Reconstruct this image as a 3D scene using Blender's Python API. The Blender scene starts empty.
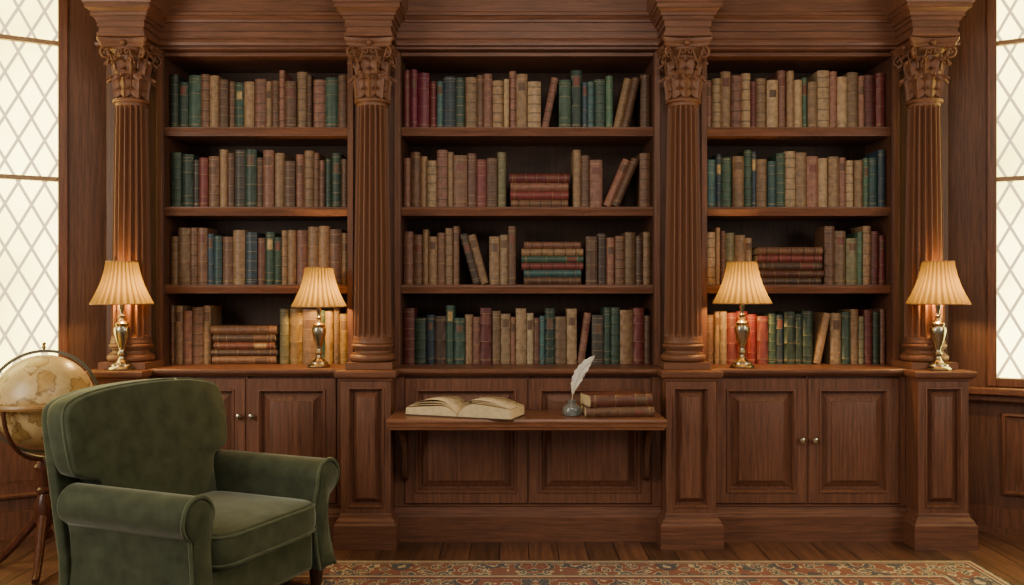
import bpy, bmesh, math, random
from mathutils import Vector, Matrix
random.seed(11)
PI = math.pi
scene = bpy.context.scene
COL = scene.collection
rad = math.radians
CX, CD, CZ, F = -0.08, 4.5, 1.2425, 900.0
def PX(px, Y): return (px-512)*(CD+Y)/F + CX
def PZ(py, Y): return CZ + (292.5-py)*(CD+Y)/F

# ------------------------------------------------------------------ materials
def lin(h):
    c = [int(h[i:i+2], 16)/255 for i in (0, 2, 4)]
    return tuple(x/12.92 if x <= .04045 else ((x+.055)/1.055)**2.4 for x in c) + (1,)
def newmat(name):
    m = bpy.data.materials.new(name); m.use_nodes = True
    nt = m.node_tree
    b = nt.nodes['Principled BSDF']
    return m, nt, b
def nd(nt, t, **kw):
    n = nt.nodes.new(t)
    for k, v in kw.items(): setattr(n, k, v)
    return n
def ramp(nt, stops, interp='LINEAR'):
    r = nd(nt, 'ShaderNodeValToRGB'); r.color_ramp.interpolation = interp
    e = r.color_ramp.elements
    while len(e) < len(stops): e.new(.5)
    for i, (p, c) in enumerate(stops): e[i].position = p; e[i].color = c
    return r
def coords(nt, scale, rand=True):
    tc = nd(nt, 'ShaderNodeTexCoord'); mp = nd(nt, 'ShaderNodeMapping')
    mp.inputs['Scale'].default_value = scale
    if rand:
        oi = nd(nt, 'ShaderNodeObjectInfo'); ml = nd(nt, 'ShaderNodeMath', operation='MULTIPLY'); ml.inputs[1].default_value = 37.0
        nt.links.new(oi.outputs['Random'], ml.inputs[0])
        va = nd(nt, 'ShaderNodeVectorMath', operation='ADD')
        nt.links.new(tc.outputs['Object'], va.inputs[0]); nt.links.new(ml.outputs[0], va.inputs[1])
        nt.links.new(va.outputs[0], mp.inputs['Vector'])
    else:
        nt.links.new(tc.outputs['Object'], mp.inputs['Vector'])
    return mp
def wood(name, dark, light, axis='z', rough=.42, k=3.8, bump=.05, dist=.4, grain=.38, spec=.42):
    m, nt, b = newmat(name)
    s = {'z': (22*k, 22*k, 1.1*k), 'x': (1.1*k, 22*k, 22*k), 'y': (22*k, 1.1*k, 22*k)}[axis]
    mp = coords(nt, s)
    n1 = nd(nt, 'ShaderNodeTexNoise'); n1.inputs['Scale'].default_value = 1.0; n1.inputs['Detail'].default_value = 5; n1.inputs['Distortion'].default_value = dist
    nt.links.new(mp.outputs[0], n1.inputs['Vector'])
    r1 = ramp(nt, [(.26, lin(dark)), (.74, lin(light))]); nt.links.new(n1.outputs['Fac'], r1.inputs[0])
    mp2 = coords(nt, tuple(v*4 for v in s))
    n2 = nd(nt, 'ShaderNodeTexNoise'); n2.inputs['Scale'].default_value = 1.0; n2.inputs['Detail'].default_value = 2
    nt.links.new(mp2.outputs[0], n2.inputs['Vector'])
    r2 = ramp(nt, [(.36, (.5, .46, .43, 1)), (.56, (1, 1, 1, 1))]); nt.links.new(n2.outputs['Fac'], r2.inputs[0])
    mx = nd(nt, 'ShaderNodeMixRGB', blend_type='MULTIPLY'); mx.inputs[0].default_value = grain
    nt.links.new(r1.outputs[0], mx.inputs[1]); nt.links.new(r2.outputs[0], mx.inputs[2])
    nt.links.new(mx.outputs[0], b.inputs['Base Color'])
    b.inputs['Roughness'].default_value = rough
    b.inputs['Specular IOR Level'].default_value = spec
    if bump:
        bp = nd(nt, 'ShaderNodeBump'); bp.inputs['Strength'].default_value = bump; bp.inputs['Distance'].default_value = .003
        nt.links.new(n2.outputs['Fac'], bp.inputs['Height']); nt.links.new(bp.outputs[0], b.inputs['Normal'])
    return m
def plain(name, col, rough=.5, metal=0, noise=.0, nscale=30, bump=0, sheen=0, var=0):
    m, nt, b = newmat(name)
    b.inputs['Roughness'].default_value = rough; b.inputs['Metallic'].default_value = metal
    c = lin(col)
    mp = coords(nt, (nscale,)*3)
    n = nd(nt, 'ShaderNodeTexNoise'); n.inputs['Scale'].default_value = 1; n.inputs['Detail'].default_value = 4
    nt.links.new(mp.outputs[0], n.inputs['Vector'])
    lo = tuple(x*(1-noise) for x in c[:3])+(1,); hi = tuple(min(1, x*(1+noise)) for x in c[:3])+(1,)
    r = ramp(nt, [(.3, lo), (.7, hi)]); nt.links.new(n.outputs['Fac'], r.inputs[0])
    out = r.outputs[0]
    if var:
        oi = nd(nt, 'ShaderNodeObjectInfo')
        r3 = ramp(nt, [(0, (1-var, 1-var, 1-var, 1)), (1, (1+var*.6, 1+var*.6, 1+var*.5, 1))]); nt.links.new(oi.outputs['Random'], r3.inputs[0])
        mx = nd(nt, 'ShaderNodeMixRGB', blend_type='MULTIPLY'); mx.inputs[0].default_value = 1
        nt.links.new(out, mx.inputs[1]); nt.links.new(r3.outputs[0], mx.inputs[2]); out = mx.outputs[0]
    nt.links.new(out, b.inputs['Base Color'])
    if bump:
        bp = nd(nt, 'ShaderNodeBump'); bp.inputs['Strength'].default_value = bump; bp.inputs['Distance'].default_value = .003
        nt.links.new(n.outputs['Fac'], bp.inputs['Height']); nt.links.new(bp.outputs[0], b.inputs['Normal'])
    if sheen:
        b.inputs['Sheen Weight'].default_value = sheen; b.inputs['Sheen Roughness'].default_value = .4
        b.inputs['Sheen Tint'].default_value = (.88, .9, .75, 1); b.inputs['Specular IOR Level'].default_value = .15
    return m
WV = wood('mahogany_vertical', '5a3a2b', '845640', 'z')
WH = wood('mahogany_horizontal', '5a3a2b', '845640', 'x')
WPIER = wood('mahogany_pier_shaded', '482d21', '674331', 'z', .5)  # darker copy of the mahogany, shade behind the columns put into its colour
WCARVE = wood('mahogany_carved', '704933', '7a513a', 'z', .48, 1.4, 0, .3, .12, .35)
WBACK = wood('mahogany_shadow_back', '342219', '4c3225', 'z', .65)  # back panels coloured darker to deepen the shadow in the recesses
WDESK = wood('mahogany_desk', '6a412e', '946346', 'x', .35)
WWALL = wood('wall_panelling_wood', '503326', '744e3a', 'z', .5)
WBAR = wood('glazing_bar_wood', '8e6f54', 'ad8d6e', 'x', .5)
WDARK = wood('dark_walnut', '34201a', '523022', 'z', .35)
WSTAND = wood('globe_stand_wood', '43241a', '683a28', 'z', .3)
WRING = wood('globe_ring_wood', '8a6238', 'b08850', 'x', .35)
BRASS = plain('aged_brass', 'b5ab93', .26, 1, .15, 12)
GOLD = plain('gilt', 'a2875a', .45, .35, .3, 60)
VELVET = plain('green_velvet', '404635', .85, 0, .28, 15, .14, .4)
PIPING = plain('green_velvet_piping', '4f5643', .8, 0, .2, 20, .1, .4)
PAPER = plain('aged_paper', 'c8b48e', .8, 0, .12, 50)
def page_mat():
    m, nt, b = newmat('printed_page_paper')
    L = nt.links.new
    tc = nd(nt, 'ShaderNodeTexCoord'); sp = nd(nt, 'ShaderNodeSeparateXYZ'); L(tc.outputs['Object'], sp.inputs[0])
    w = nd(nt, 'ShaderNodeMath', operation='MULTIPLY'); w.inputs[1].default_value = 2*PI/.017; L(sp.outputs[1], w.inputs[0])
    s = nd(nt, 'ShaderNodeMath', operation='SINE'); L(w.outputs[0], s.inputs[0])
    g = nd(nt, 'ShaderNodeMath', operation='GREATER_THAN'); g.inputs[1].default_value = .1; L(s.outputs[0], g.inputs[0])
    mp = nd(nt, 'ShaderNodeMapping'); mp.inputs['Scale'].default_value = (110, 60, 0); L(tc.outputs['Object'], mp.inputs[0])
    n = nd(nt, 'ShaderNodeTexNoise'); n.inputs['Scale'].default_value = 1; n.inputs['Detail'].default_value = 1; L(mp.outputs[0], n.inputs['Vector'])
    g2 = nd(nt, 'ShaderNodeMath', operation='GREATER_THAN'); g2.inputs[1].default_value = .42; L(n.outputs['Fac'], g2.inputs[0])
    ax = nd(nt, 'ShaderNodeMath', operation='ABSOLUTE'); L(sp.outputs[0], ax.inputs[0])
    c1 = nd(nt, 'ShaderNodeMath', operation='COMPARE'); c1.inputs[1].default_value = .130; c1.inputs[2].default_value = .095; L(ax.outputs[0], c1.inputs[0])
    c2 = nd(nt, 'ShaderNodeMath', operation='COMPARE'); c2.inputs[1].default_value = 0; c2.inputs[2].default_value = .072; L(sp.outputs[1], c2.inputs[0])
    p = g.outputs[0]
    for q in (g2, c1, c2):
        mm = nd(nt, 'ShaderNodeMath', operation='MULTIPLY'); L(p, mm.inputs[0]); L(q.outputs[0], mm.inputs[1]); p = mm.outputs[0]
    sc = nd(nt, 'ShaderNodeMath', operation='MULTIPLY'); sc.inputs[1].default_value = .62; L(p, sc.inputs[0])
    mx = nd(nt, 'ShaderNodeMixRGB'); mx.inputs[1].default_value = lin('dac49c'); mx.inputs[2].default_value = lin('4e4032'); L(sc.outputs[0], mx.inputs[0])
    L(mx.outputs[0], b.inputs['Base Color']); b.inputs['Roughness'].default_value = .85
    return m
PAPER2 = page_mat()
PAPER3 = plain('page_edge_paper', 'd2bc94', .85, 0, .12, 40)
def glass_glow():
    m, nt, b = newmat('frosted_daylit_glass')
    nt.nodes.remove(b)
    out = nt.nodes['Material Output']
    e = nd(nt, 'ShaderNodeEmission')
    mp = coords(nt, (1.4,)*3)
    n = nd(nt, 'ShaderNodeTexNoise'); n.inputs['Scale'].default_value = 1; n.inputs['Detail'].default_value = 3
    nt.links.new(mp.outputs[0], n.inputs['Vector'])
    r = ramp(nt, [(.3, (1, .79, .16, 1)), (.7, (1, .86, .30, 1))]); nt.links.new(n.outputs['Fac'], r.inputs[0])
    mr = nd(nt, 'ShaderNodeMapRange'); mr.inputs[1].default_value = .32; mr.inputs[2].default_value = .68; mr.inputs[3].default_value = 6; mr.inputs[4].default_value = 12
    nt.links.new(n.outputs['Fac'], mr.inputs[0]); nt.links.new(mr.outputs[0], e.inputs['Strength'])
    nt.links.new(r.outputs[0], e.inputs['Color']); nt.links.new(e.outputs[0], out.inputs['Surface'])
    return m
GLOW = glass_glow()
LEAD_GLOW = plain('glowing_window_lattice', 'dcd6c4', .6, 0, .05)  # bars glow by themselves, standing in for window light around them
LEAD_GLOW.node_tree.nodes['Principled BSDF'].inputs['Emission Color'].default_value = (1, .80, .46, 1)
LEAD_GLOW.node_tree.nodes['Principled BSDF'].inputs['Emission Strength'].default_value = 1.1
def shade_mat(name, k):
    m, nt, b = newmat(name)
    out = nt.nodes['Material Output']; nt.nodes.remove(b)
    d = nd(nt, 'ShaderNodeBsdfDiffuse'); d.inputs['Color'].default_value = (.34, .22, .07, 1)
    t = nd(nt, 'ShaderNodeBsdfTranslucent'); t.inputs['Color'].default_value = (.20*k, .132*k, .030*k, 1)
    mx = nd(nt, 'ShaderNodeMixShader'); mx.inputs[0].default_value = .5
    nt.links.new(d.outputs[0], mx.inputs[1]); nt.links.new(t.outputs[0], mx.inputs[2]); nt.links.new(mx.outputs[0], out.inputs['Surface'])
    return m
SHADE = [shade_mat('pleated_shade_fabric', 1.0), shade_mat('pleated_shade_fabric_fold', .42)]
TRIM = plain('shade_trim_cloth', 'a8794a', .8, 0, .1)
def bulb_mat():
    m, nt, b = newmat('warm_bulb')
    b.inputs['Emission Color'].default_value = (1, .65, .25, 1); b.inputs['Emission Strength'].default_value = 8
    return m
BULB = bulb_mat()
def glass_mat():
    m, nt, b = newmat('clear_inkwell_glass')
    b.inputs['Transmission Weight'].default_value = .75; b.inputs['Roughness'].default_value = .04; b.inputs['IOR'].default_value = 1.5
    b.inputs['Base Color'].default_value = (.5, .54, .54, 1); b.inputs['Specular IOR Level'].default_value = .8
    return m
def floor_mat():
    m, nt, b = newmat('dark_floorboards')
    tc = nd(nt, 'ShaderNodeTexCoord'); mp = nd(nt, 'ShaderNodeMapping'); mp.inputs['Rotation'].default_value = (0, 0, PI/2)
    nt.links.new(tc.outputs['Object'], mp.inputs['Vector'])
    br = nd(nt, 'ShaderNodeTexBrick'); br.inputs['Scale'].default_value = 1; br.inputs['Brick Width'].default_value = 1.4; br.inputs['Row Height'].default_value = .14
    br.inputs['Mortar Size'].default_value = .003; br.inputs['Color1'].default_value = lin('75503c'); br.inputs['Color2'].default_value = lin('553b2c'); br.inputs['Mortar'].default_value = lin('1c110c')
    nt.links.new(mp.outputs[0], br.inputs['Vector'])
    mp2 = nd(nt, 'ShaderNodeMapping'); mp2.inputs['Scale'].default_value = (40, 2.5, 1); nt.links.new(tc.outputs['Object'], mp2.inputs['Vector'])
    n = nd(nt, 'ShaderNodeTexNoise'); n.inputs['Scale'].default_value = 1; n.inputs['Detail'].default_value = 6; nt.links.new(mp2.outputs[0], n.inputs['Vector'])
    r = ramp(nt, [(.3, (.5, .47, .45, 1)), (.7, (1.2, 1.15, 1.1, 1))]); nt.links.new(n.outputs['Fac'], r.inputs[0])
    mx = nd(nt, 'ShaderNodeMixRGB', blend_type='MULTIPLY'); mx.inputs[0].default_value = 1
    nt.links.new(br.outputs['Color'], mx.inputs[1]); nt.links.new(r.outputs[0], mx.inputs[2]); nt.links.new(mx.outputs[0], b.inputs['Base Color'])
    b.inputs['Roughness'].default_value = .4
    return m
FLOORM = floor_mat()
def rug_mat(hx, hy):
    m, nt, b = newmat('persian_rug_wool')
    b.inputs['Roughness'].default_value = 1
    L = nt.links.new
    tc = nd(nt, 'ShaderNodeTexCoord')
    ab = nd(nt, 'ShaderNodeVectorMath', operation='ABSOLUTE'); L(tc.outputs['Object'], ab.inputs[0])
    sp = nd(nt, 'ShaderNodeSeparateXYZ'); L(ab.outputs[0], sp.inputs[0])
    def math_(op, a, c):
        n = nd(nt, 'ShaderNodeMath', operation=op)
        for i, v in enumerate((a, c)):
            if isinstance(v, (int, float)): n.inputs[i].default_value = v
            elif v is not None: L(v, n.inputs[i])
        return n.outputs[0]
    dx = math_('SUBTRACT', hx, sp.outputs[0]); dy = math_('SUBTRACT', hy, sp.outputs[1])
    d = math_('MINIMUM', dx, dy)
    dn = math_('MULTIPLY', d, 2.0)   # 0..0.5 m -> 0..1
    S = lambda h: lin(h)
    CR, RD, NV, PK = 'cab99f', '7c3936', '334059', '9c7a6c'
    base = ramp(nt, [(0, S('4a3c40')), (.03, S(CR)), (.06, S(RD)), (.085, S(CR)), (.105, S(NV)), (.125, S(CR)), (.44, S(NV)), (.46, S(CR)), (.50, S(RD)), (.54, S(NV)), (.555, S(CR))], 'CONSTANT')
    L(dn, base.inputs[0])
    mp = nd(nt, 'ShaderNodeMapping'); mp.inputs['Scale'].default_value = (1, .75, 0); L(ab.outputs[0], mp.inputs[0])
    nz0 = nd(nt, 'ShaderNodeTexNoise'); nz0.inputs['Scale'].default_value = 26; nz0.inputs['Detail'].default_value = 3; L(mp.outputs[0], nz0.inputs['Vector'])
    va = nd(nt, 'ShaderNodeVectorMath', operation='MULTIPLY_ADD'); va.inputs[1].default_value = (.055, .055, 0); L(nz0.outputs['Color'], va.inputs[0]); L(mp.outputs[0], va.inputs[2])
    def vor(scale, stops, rnd=.5):
        v = nd(nt, 'ShaderNodeTexVoronoi', feature='F1'); v.inputs['Scale'].default_value = scale; v.inputs['Randomness'].default_value = rnd
        L(va.outputs[0], v.inputs['Vector'])
        r = ramp(nt, stops, 'CONSTANT'); L(v.outputs['Distance'], r.inputs[0]); return r, v
    f1, v1 = vor(7.4, [(0, S(CR)), (.08, S(RD)), (.25, S(CR)), (.29, S(NV)), (.42, S(CR)), (.45, S(PK)), (.48, S(CR))], .6)
    f2, v2 = vor(23, [(0, S(RD)), (.20, S(CR)), (.26, S(NV)), (.45, S(CR)), (.55, S(RD))], .9)
    mk = math_('GREATER_THAN', dn, .565)
    mixf = nd(nt, 'ShaderNodeMixRGB')
    sel = math_('GREATER_THAN', v1.outputs['Distance'], .42); sel2 = math_('ADD', math_('MULTIPLY', sel, .76), .14)
    L(sel2, mixf.inputs[0]); L(f1.outputs[0], mixf.inputs[1]); L(f2.outputs[0], mixf.inputs[2])
    inb = math_('MULTIPLY', math_('GREATER_THAN', dn, .125), math_('LESS_THAN', dn, .44))
    fm = math_('ADD', math_('MULTIPLY', math_('ADD', inb, mk), .78), .18)
    mx = nd(nt, 'ShaderNodeMixRGB'); L(fm, mx.inputs[0]); L(base.outputs[0], mx.inputs[1]); L(mixf.outputs[0], mx.inputs[2])
    nz = nd(nt, 'ShaderNodeTexNoise'); nz.inputs['Scale'].default_value = 260; L(tc.outputs['Object'], nz.inputs['Vector'])
    r = ramp(nt, [(.3, (.65, .65, .65, 1)), (.7, (1.1, 1.1, 1.1, 1))]); L(nz.outputs['Fac'], r.inputs[0])
    mm = nd(nt, 'ShaderNodeMixRGB', blend_type='MULTIPLY'); mm.inputs[0].default_value = .8; L(mx.outputs[0], mm.inputs[1]); L(r.outputs[0], mm.inputs[2])
    L(mm.outputs[0], b.inputs['Base Color'])
    bp = nd(nt, 'ShaderNodeBump'); bp.inputs['Strength'].default_value = .4; bp.inputs['Distance'].default_value = .004; L(nz.outputs['Fac'], bp.inputs['Height']); L(bp.outputs[0], b.inputs['Normal'])
    return m
def globe_mat():
    m, nt, b = newmat('antique_globe_map')
    L = nt.links.new
    tc = nd(nt, 'ShaderNodeTexCoord')
    n = nd(nt, 'ShaderNodeTexNoise'); n.inputs['Scale'].default_value = 6.5; n.inputs['Detail'].default_value = 7; L(tc.outputs['Object'], n.inputs['Vector'])
    r = ramp(nt, [(.0, lin('c2a66e')), (.475, lin('ccb07a')), (.5, lin('84663c')), (.515, lin('b08e54')), (.6, lin('bc985c')), (.7, lin('9a8a56'))]); L(n.outputs['Fac'], r.inputs[0])
    n2 = nd(nt, 'ShaderNodeTexNoise'); n2.inputs['Scale'].default_value = 30; n2.inputs['Detail'].default_value = 4; L(tc.outputs['Object'], n2.inputs['Vector'])
    r2 = ramp(nt, [(.3, (.7, .65, .55, 1)), (.6, (1, 1, 1, 1))]); L(n2.outputs['Fac'], r2.inputs[0])
    mx = nd(nt, 'ShaderNodeMixRGB', blend_type='MULTIPLY'); mx.inputs[0].default_value = .6; L(r.outputs[0], mx.inputs[1]); L(r2.outputs[0], mx.inputs[2])
    L(mx.outputs[0], b.inputs['Base Color']); b.inputs['Roughness'].default_value = .35
    return m
GLOBEM = globe_mat()
INKM = glass_mat()
INK = plain('black_ink', '0a0a10', .1)
FEATHER = plain('white_feather', 'ddd7cb', .8, 0, .08, 60)

# ------------------------------------------------------------------ mesh builder
class M:
    def __init__(s): s.v = []; s.f = []; s.mi = {}
    def add(s, vs, fs):
        b = len(s.v); s.v += [tuple(p) for p in vs]; s.f += [tuple(i+b for i in f) for f in fs]; return s
    def box(s, x0, x1, y0, y1, z0, z1):
        vs = [(x, y, z) for z in (z0, z1) for y in (y0, y1) for x in (x0, x1)]
        return s.add(vs, [(0, 2, 3, 1), (4, 5, 7, 6), (0, 1, 5, 4), (2, 6, 7, 3), (0, 4, 6, 2), (1, 3, 7, 5)])
    def skin(s, loops, cap0=True, cap1=True, closed=True):
        n = len(loops[0]); vs = [p for l in loops for p in l]; fs = []
        for i in range(len(loops)-1):
            for j in range(n if closed else n-1):
                a = i*n+j; c = i*n+(j+1) % n
                fs.append((a, c, c+n, a+n))
        if cap0: fs.append(tuple(range(n))[::-1])
        if cap1: fs.append(tuple((len(loops)-1)*n+j for j in range(n)))
        return s.add(vs, fs)
    def lathe(s, prof, seg=32, c=(0, 0, 0), cap=True):
        loops = [[(c[0]+r*math.cos(2*PI*j/seg), c[1]+r*math.sin(2*PI*j/seg), c[2]+z) for j in range(seg)] for r, z in prof]
        return s.skin(loops, cap, cap)
    def tube(s, path, r, seg=8, closed=False):
        P = [Vector(p) for p in path]; n = len(P); loops = []
        up = None
        for i in range(n):
            if closed: t = P[(i+1) % n]-P[i-1]
            else: t = P[min(i+1, n-1)]-P[max(i-1, 0)]
            t.normalize()
            if up is None:
                up = t.orthogonal().normalized()
            up = (up - t*up.dot(t)).normalized(); w = t.cross(up)
            rr = r[i] if isinstance(r, (list, tuple)) else r
            loops.append([tuple(P[i]+up*(rr*math.cos(2*PI*j/seg))+w*(rr*math.sin(2*PI*j/seg))) for j in range(seg)])
        if closed: loops.append(loops[0]); return s.skin(loops, False, False)
        return s.skin(loops)
    def wrap(s, x0, x1, yf, yb, prof):
        return s.skin([[(x0-o, yb, z), (x0-o, yf-o, z), (x1+o, yf-o, z), (x1+o, yb, z)] for o, z in prof])
    def nest(s, x0, x1, z0, z1, prof):      # nested rectangles in XZ (inset, y)
        return s.skin([[(x0+i, y, z0+i), (x1-i, y, z0+i), (x1-i, y, z1-i), (x0+i, y, z1-i)] for i, y in prof])
    def sphere(s, r, c=(0, 0, 0), nu=32, nv=16):
        return s.lathe([(max(1e-4, r*math.sin(PI*i/nv)), -r*math.cos(PI*i/nv)) for i in range(nv+1)], nu, c)
    def map(s, fn): s.v = [tuple(fn(*p)) for p in s.v]; return s
    def build(s, name, mat, parent=None, world=False, smooth=True, bevel=0, solid=0, ang=38, loc=None):
        me = bpy.data.meshes.new(name)
        off = Vector(parent.location) if (world and parent) else Vector((0, 0, 0))
        if loc is not None: off = Vector(loc)
        me.from_pydata([tuple(Vector(p)-off) for p in s.v], [], s.f)
        mats = mat if isinstance(mat, (list, tuple)) else [mat]
        for mm in mats: me.materials.append(mm)
        for i, k in s.mi.items(): me.polygons[i].material_index = k
        bm = bmesh.new(); bm.from_mesh(me); bmesh.ops.recalc_face_normals(bm, faces=bm.faces); bm.to_mesh(me); bm.free()
        if smooth:
            me.shade_smooth(); me.set_sharp_from_angle(angle=rad(ang))
        o = bpy.data.objects.new(name, me); COL.objects.link(o)
        if parent: o.parent = parent
        if loc is not None: o.location = loc
        if solid:
            md = o.modifiers.new('thickness', 'SOLIDIFY'); md.thickness = solid; md.offset = 0
        if bevel:
            md = o.modifiers.new('edge', 'BEVEL'); md.width = bevel; md.segments = 2; md.limit_method = 'ANGLE'; md.angle_limit = rad(40)
        return o
LABELS = {}
def tag(o, label=None, cat=None, group=None, kind=None):
    if label:
        o['label'] = label; LABELS.setdefault(label, 0); LABELS[label] += 1
        n = len(label.split())
        if n < 4 or n > 16: print('LABEL LENGTH', n, label)
    if cat: o['category'] = cat
    if group: o['group'] = group
    if kind: o['kind'] = kind
    return o
def empty(name, loc, label=None, cat=None, group=None, kind=None, rz=0):
    o = bpy.data.objects.new(name, None); COL.objects.link(o); o.location = loc; o.rotation_euler = (0, 0, rz); o.empty_display_size = .1
    return tag(o, label, cat, group, kind)
def copy_tree(o, parent=None):
    c = o.copy(); COL.objects.link(c)
    if parent: c.parent = parent
    for ch in list(o.children): copy_tree(ch, c)
    return c
def area(loc, tgt, size, e, col, sy=None):
    l = bpy.data.lights.new('soft_fill', 'AREA'); l.size = size; l.energy = e; l.color = col
    if sy: l.shape = 'RECTANGLE'; l.size_y = sy
    o = bpy.data.objects.new('soft_fill', l); COL.objects.link(o); o.location = loc
    o.rotation_euler = (Vector(tgt)-Vector(loc)).to_track_quat('-Z', 'Y').to_euler()

# ------------------------------------------------------------------ room shell
tag(M().box(-4, 4, -6, .75, -.1, 0).build('floor', FLOORM), kind='structure')
PLASTER = plain('cream_plaster', 'cbb597', .9, 0, .05, 3)
tag(M().box(-4, 4, -6, .75, 3.02, 3.1).build('ceiling', PLASTER), kind='structure')
tag(M().box(-2.6, 2.6, .62, .74, 0, 3.02).build('wall_back', WWALL), kind='structure')
for sg, side, num in ((-1, 'left', 1), (1, 'right', 2)):
    def T(s, o, z, sg=sg): return (sg*2.21+sg*.866*s-sg*.5*o, .30-.5*s-.866*o, z)
    S0, S1, Z0, Z1, SE = .215, 1.5, .755, 2.93, 2.0
    w = M()
    w.box(0, S0, -.12, 0, 0, 3.02); w.box(S0, S1, -.12, 0, 0, Z0); w.box(S0, S1, -.12, 0, Z1, 3.02); w.box(S1, SE, -.12, 0, 0, 3.02)
    w.map(T)
    w.add([(sg*3.942, -.7, 0), (sg*3.942, -6, 0), (sg*3.942, -6, 3.02), (sg*3.942, -.7, 3.02), (sg*4, -.7, 0), (sg*4, -6, 0), (sg*4, -6, 3.02), (sg*4, -.7, 3.02)],
          [(0, 1, 2, 3), (4, 5, 6, 7), (0, 1, 5, 4), (3, 2, 6, 7), (1, 2, 6, 5), (0, 3, 7, 4)])
    tag(w.build('wall_'+side, WWALL), kind='structure')
    b = M().box(.0, SE-.05, .001, .018, 0, .13); b.box(.0, SE-.05, .001, .026, 0, .03); b.map(T)
    tag(b.build('baseboard_'+side, WV), kind='structure')
    p = M()
    for a in (.285, .95):
        p.nest(a, a+.6, .2, .62, [(0, -.001), (0, -.014), (.012, -.020), (.022, -.005), (.045, -.004), (.085, -.018), (.09, -.018)])
    p.map(lambda x, y, z: T(x, -y, z))
    tag(p.build('trim_%d' % num, WV), kind='structure')
    win = empty('window_%d' % num, T((S0+S1)/2, 0, Z0), kind='structure')
    fr = M()
    for (a, c, e, g) in ((S0, S0+.045, Z0, Z1), (S1-.045, S1, Z0, Z1), (S0+.045, S1-.045, Z0, Z0+.045), (S0+.045, S1-.045, Z1-.045, Z1)):
        fr.box(a, c, -.07, .012, e, g)
    fr.map(T).build('window_frame', WV, win, True, bevel=.004)
    for z in (1.832, 2.54):
        M().box(S0+.045, S1-.045, -.06, -.014, z-.012, z+.012).map(T).build('glazing_bar', WBAR, win, True, bevel=.003)
    M().box(S0+.04, S1-.04, -.052, -.046, Z0+.04, Z1-.04).map(T).build('glass_pane', GLOW, win, True)
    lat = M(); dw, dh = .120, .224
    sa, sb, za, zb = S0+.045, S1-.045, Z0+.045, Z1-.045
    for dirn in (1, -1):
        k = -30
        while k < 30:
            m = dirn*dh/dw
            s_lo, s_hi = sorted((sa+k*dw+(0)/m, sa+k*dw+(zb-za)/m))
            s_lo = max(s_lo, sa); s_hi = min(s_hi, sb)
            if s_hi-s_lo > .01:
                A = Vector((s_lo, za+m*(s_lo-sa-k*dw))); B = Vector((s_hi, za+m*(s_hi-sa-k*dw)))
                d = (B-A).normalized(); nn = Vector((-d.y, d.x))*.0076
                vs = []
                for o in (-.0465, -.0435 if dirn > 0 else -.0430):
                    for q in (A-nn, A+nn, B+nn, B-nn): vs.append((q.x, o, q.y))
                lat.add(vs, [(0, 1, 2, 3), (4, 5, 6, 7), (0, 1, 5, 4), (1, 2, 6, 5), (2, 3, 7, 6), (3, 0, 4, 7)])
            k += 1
    lat.map(T).build('lead_lattice', LEAD_GLOW, win, True, smooth=False)
    sl = M().box(.03, S1+.06, .0005, .075, .715, .752); sl.box(.03, S1+.04, .0005, .045, .68, .715)
    sl.map(T).build('window_sill', WH, win, True, bevel=.006)

# ------------------------------------------------------------------ bookcases
ZS = [2.110, 1.692, 1.284, 0.862]       # surfaces the four rows stand on (top row first)
TOP = 2.498
COLX = [-2.015, -.79, .79, 2.015]
BAYS = {'left': (-2.2, -.797, -1.90, -.94), 'centre': (-.797, .797, -.66, .66), 'right': (.797, 2.2, .94, 1.905)}
for bay, (b0, b1, o0, o1) in BAYS.items():
    r = empty('bookcase', ((b0+b1)/2, .4, .862),
              {'left': 'left bay of the tall mahogany bookcase, nearest the globe', 'centre': 'wide central bay of the mahogany bookcase above the writing desk',
               'right': 'right bay of the tall mahogany bookcase, farthest from armchair'}[bay], 'bookcase', 'bays of the library bookcase')
    e = .0008
    for (a, c, inner, sgn) in ((b0+e, o0, o0, 1), (o1, b1-e, o1, -1)):
        m = M().box(a, c, .2, .58, .862, TOP)
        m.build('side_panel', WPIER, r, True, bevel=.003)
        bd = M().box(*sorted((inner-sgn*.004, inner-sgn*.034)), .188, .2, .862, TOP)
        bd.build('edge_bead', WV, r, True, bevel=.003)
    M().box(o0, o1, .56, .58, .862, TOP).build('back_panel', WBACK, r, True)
    M().box(o0, o1, .2, .56, TOP-.022, TOP).build('top_rail', WH, r, True, bevel=.003)
    for z in ZS[:3]:
        s = M().box(o0+e, o1-e, .222, .558, z-.046, z)
        s.skin([[(x, y, zz) for (y, zz) in ((.222, z-.046), (.222, z-.004), (.214, z-.006), (.211, z-.014), (.214, z-.022), (.218, z-.03))] for x in (o0+e, o1-e)])
        s.build('shelf', WH, r, True)

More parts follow.
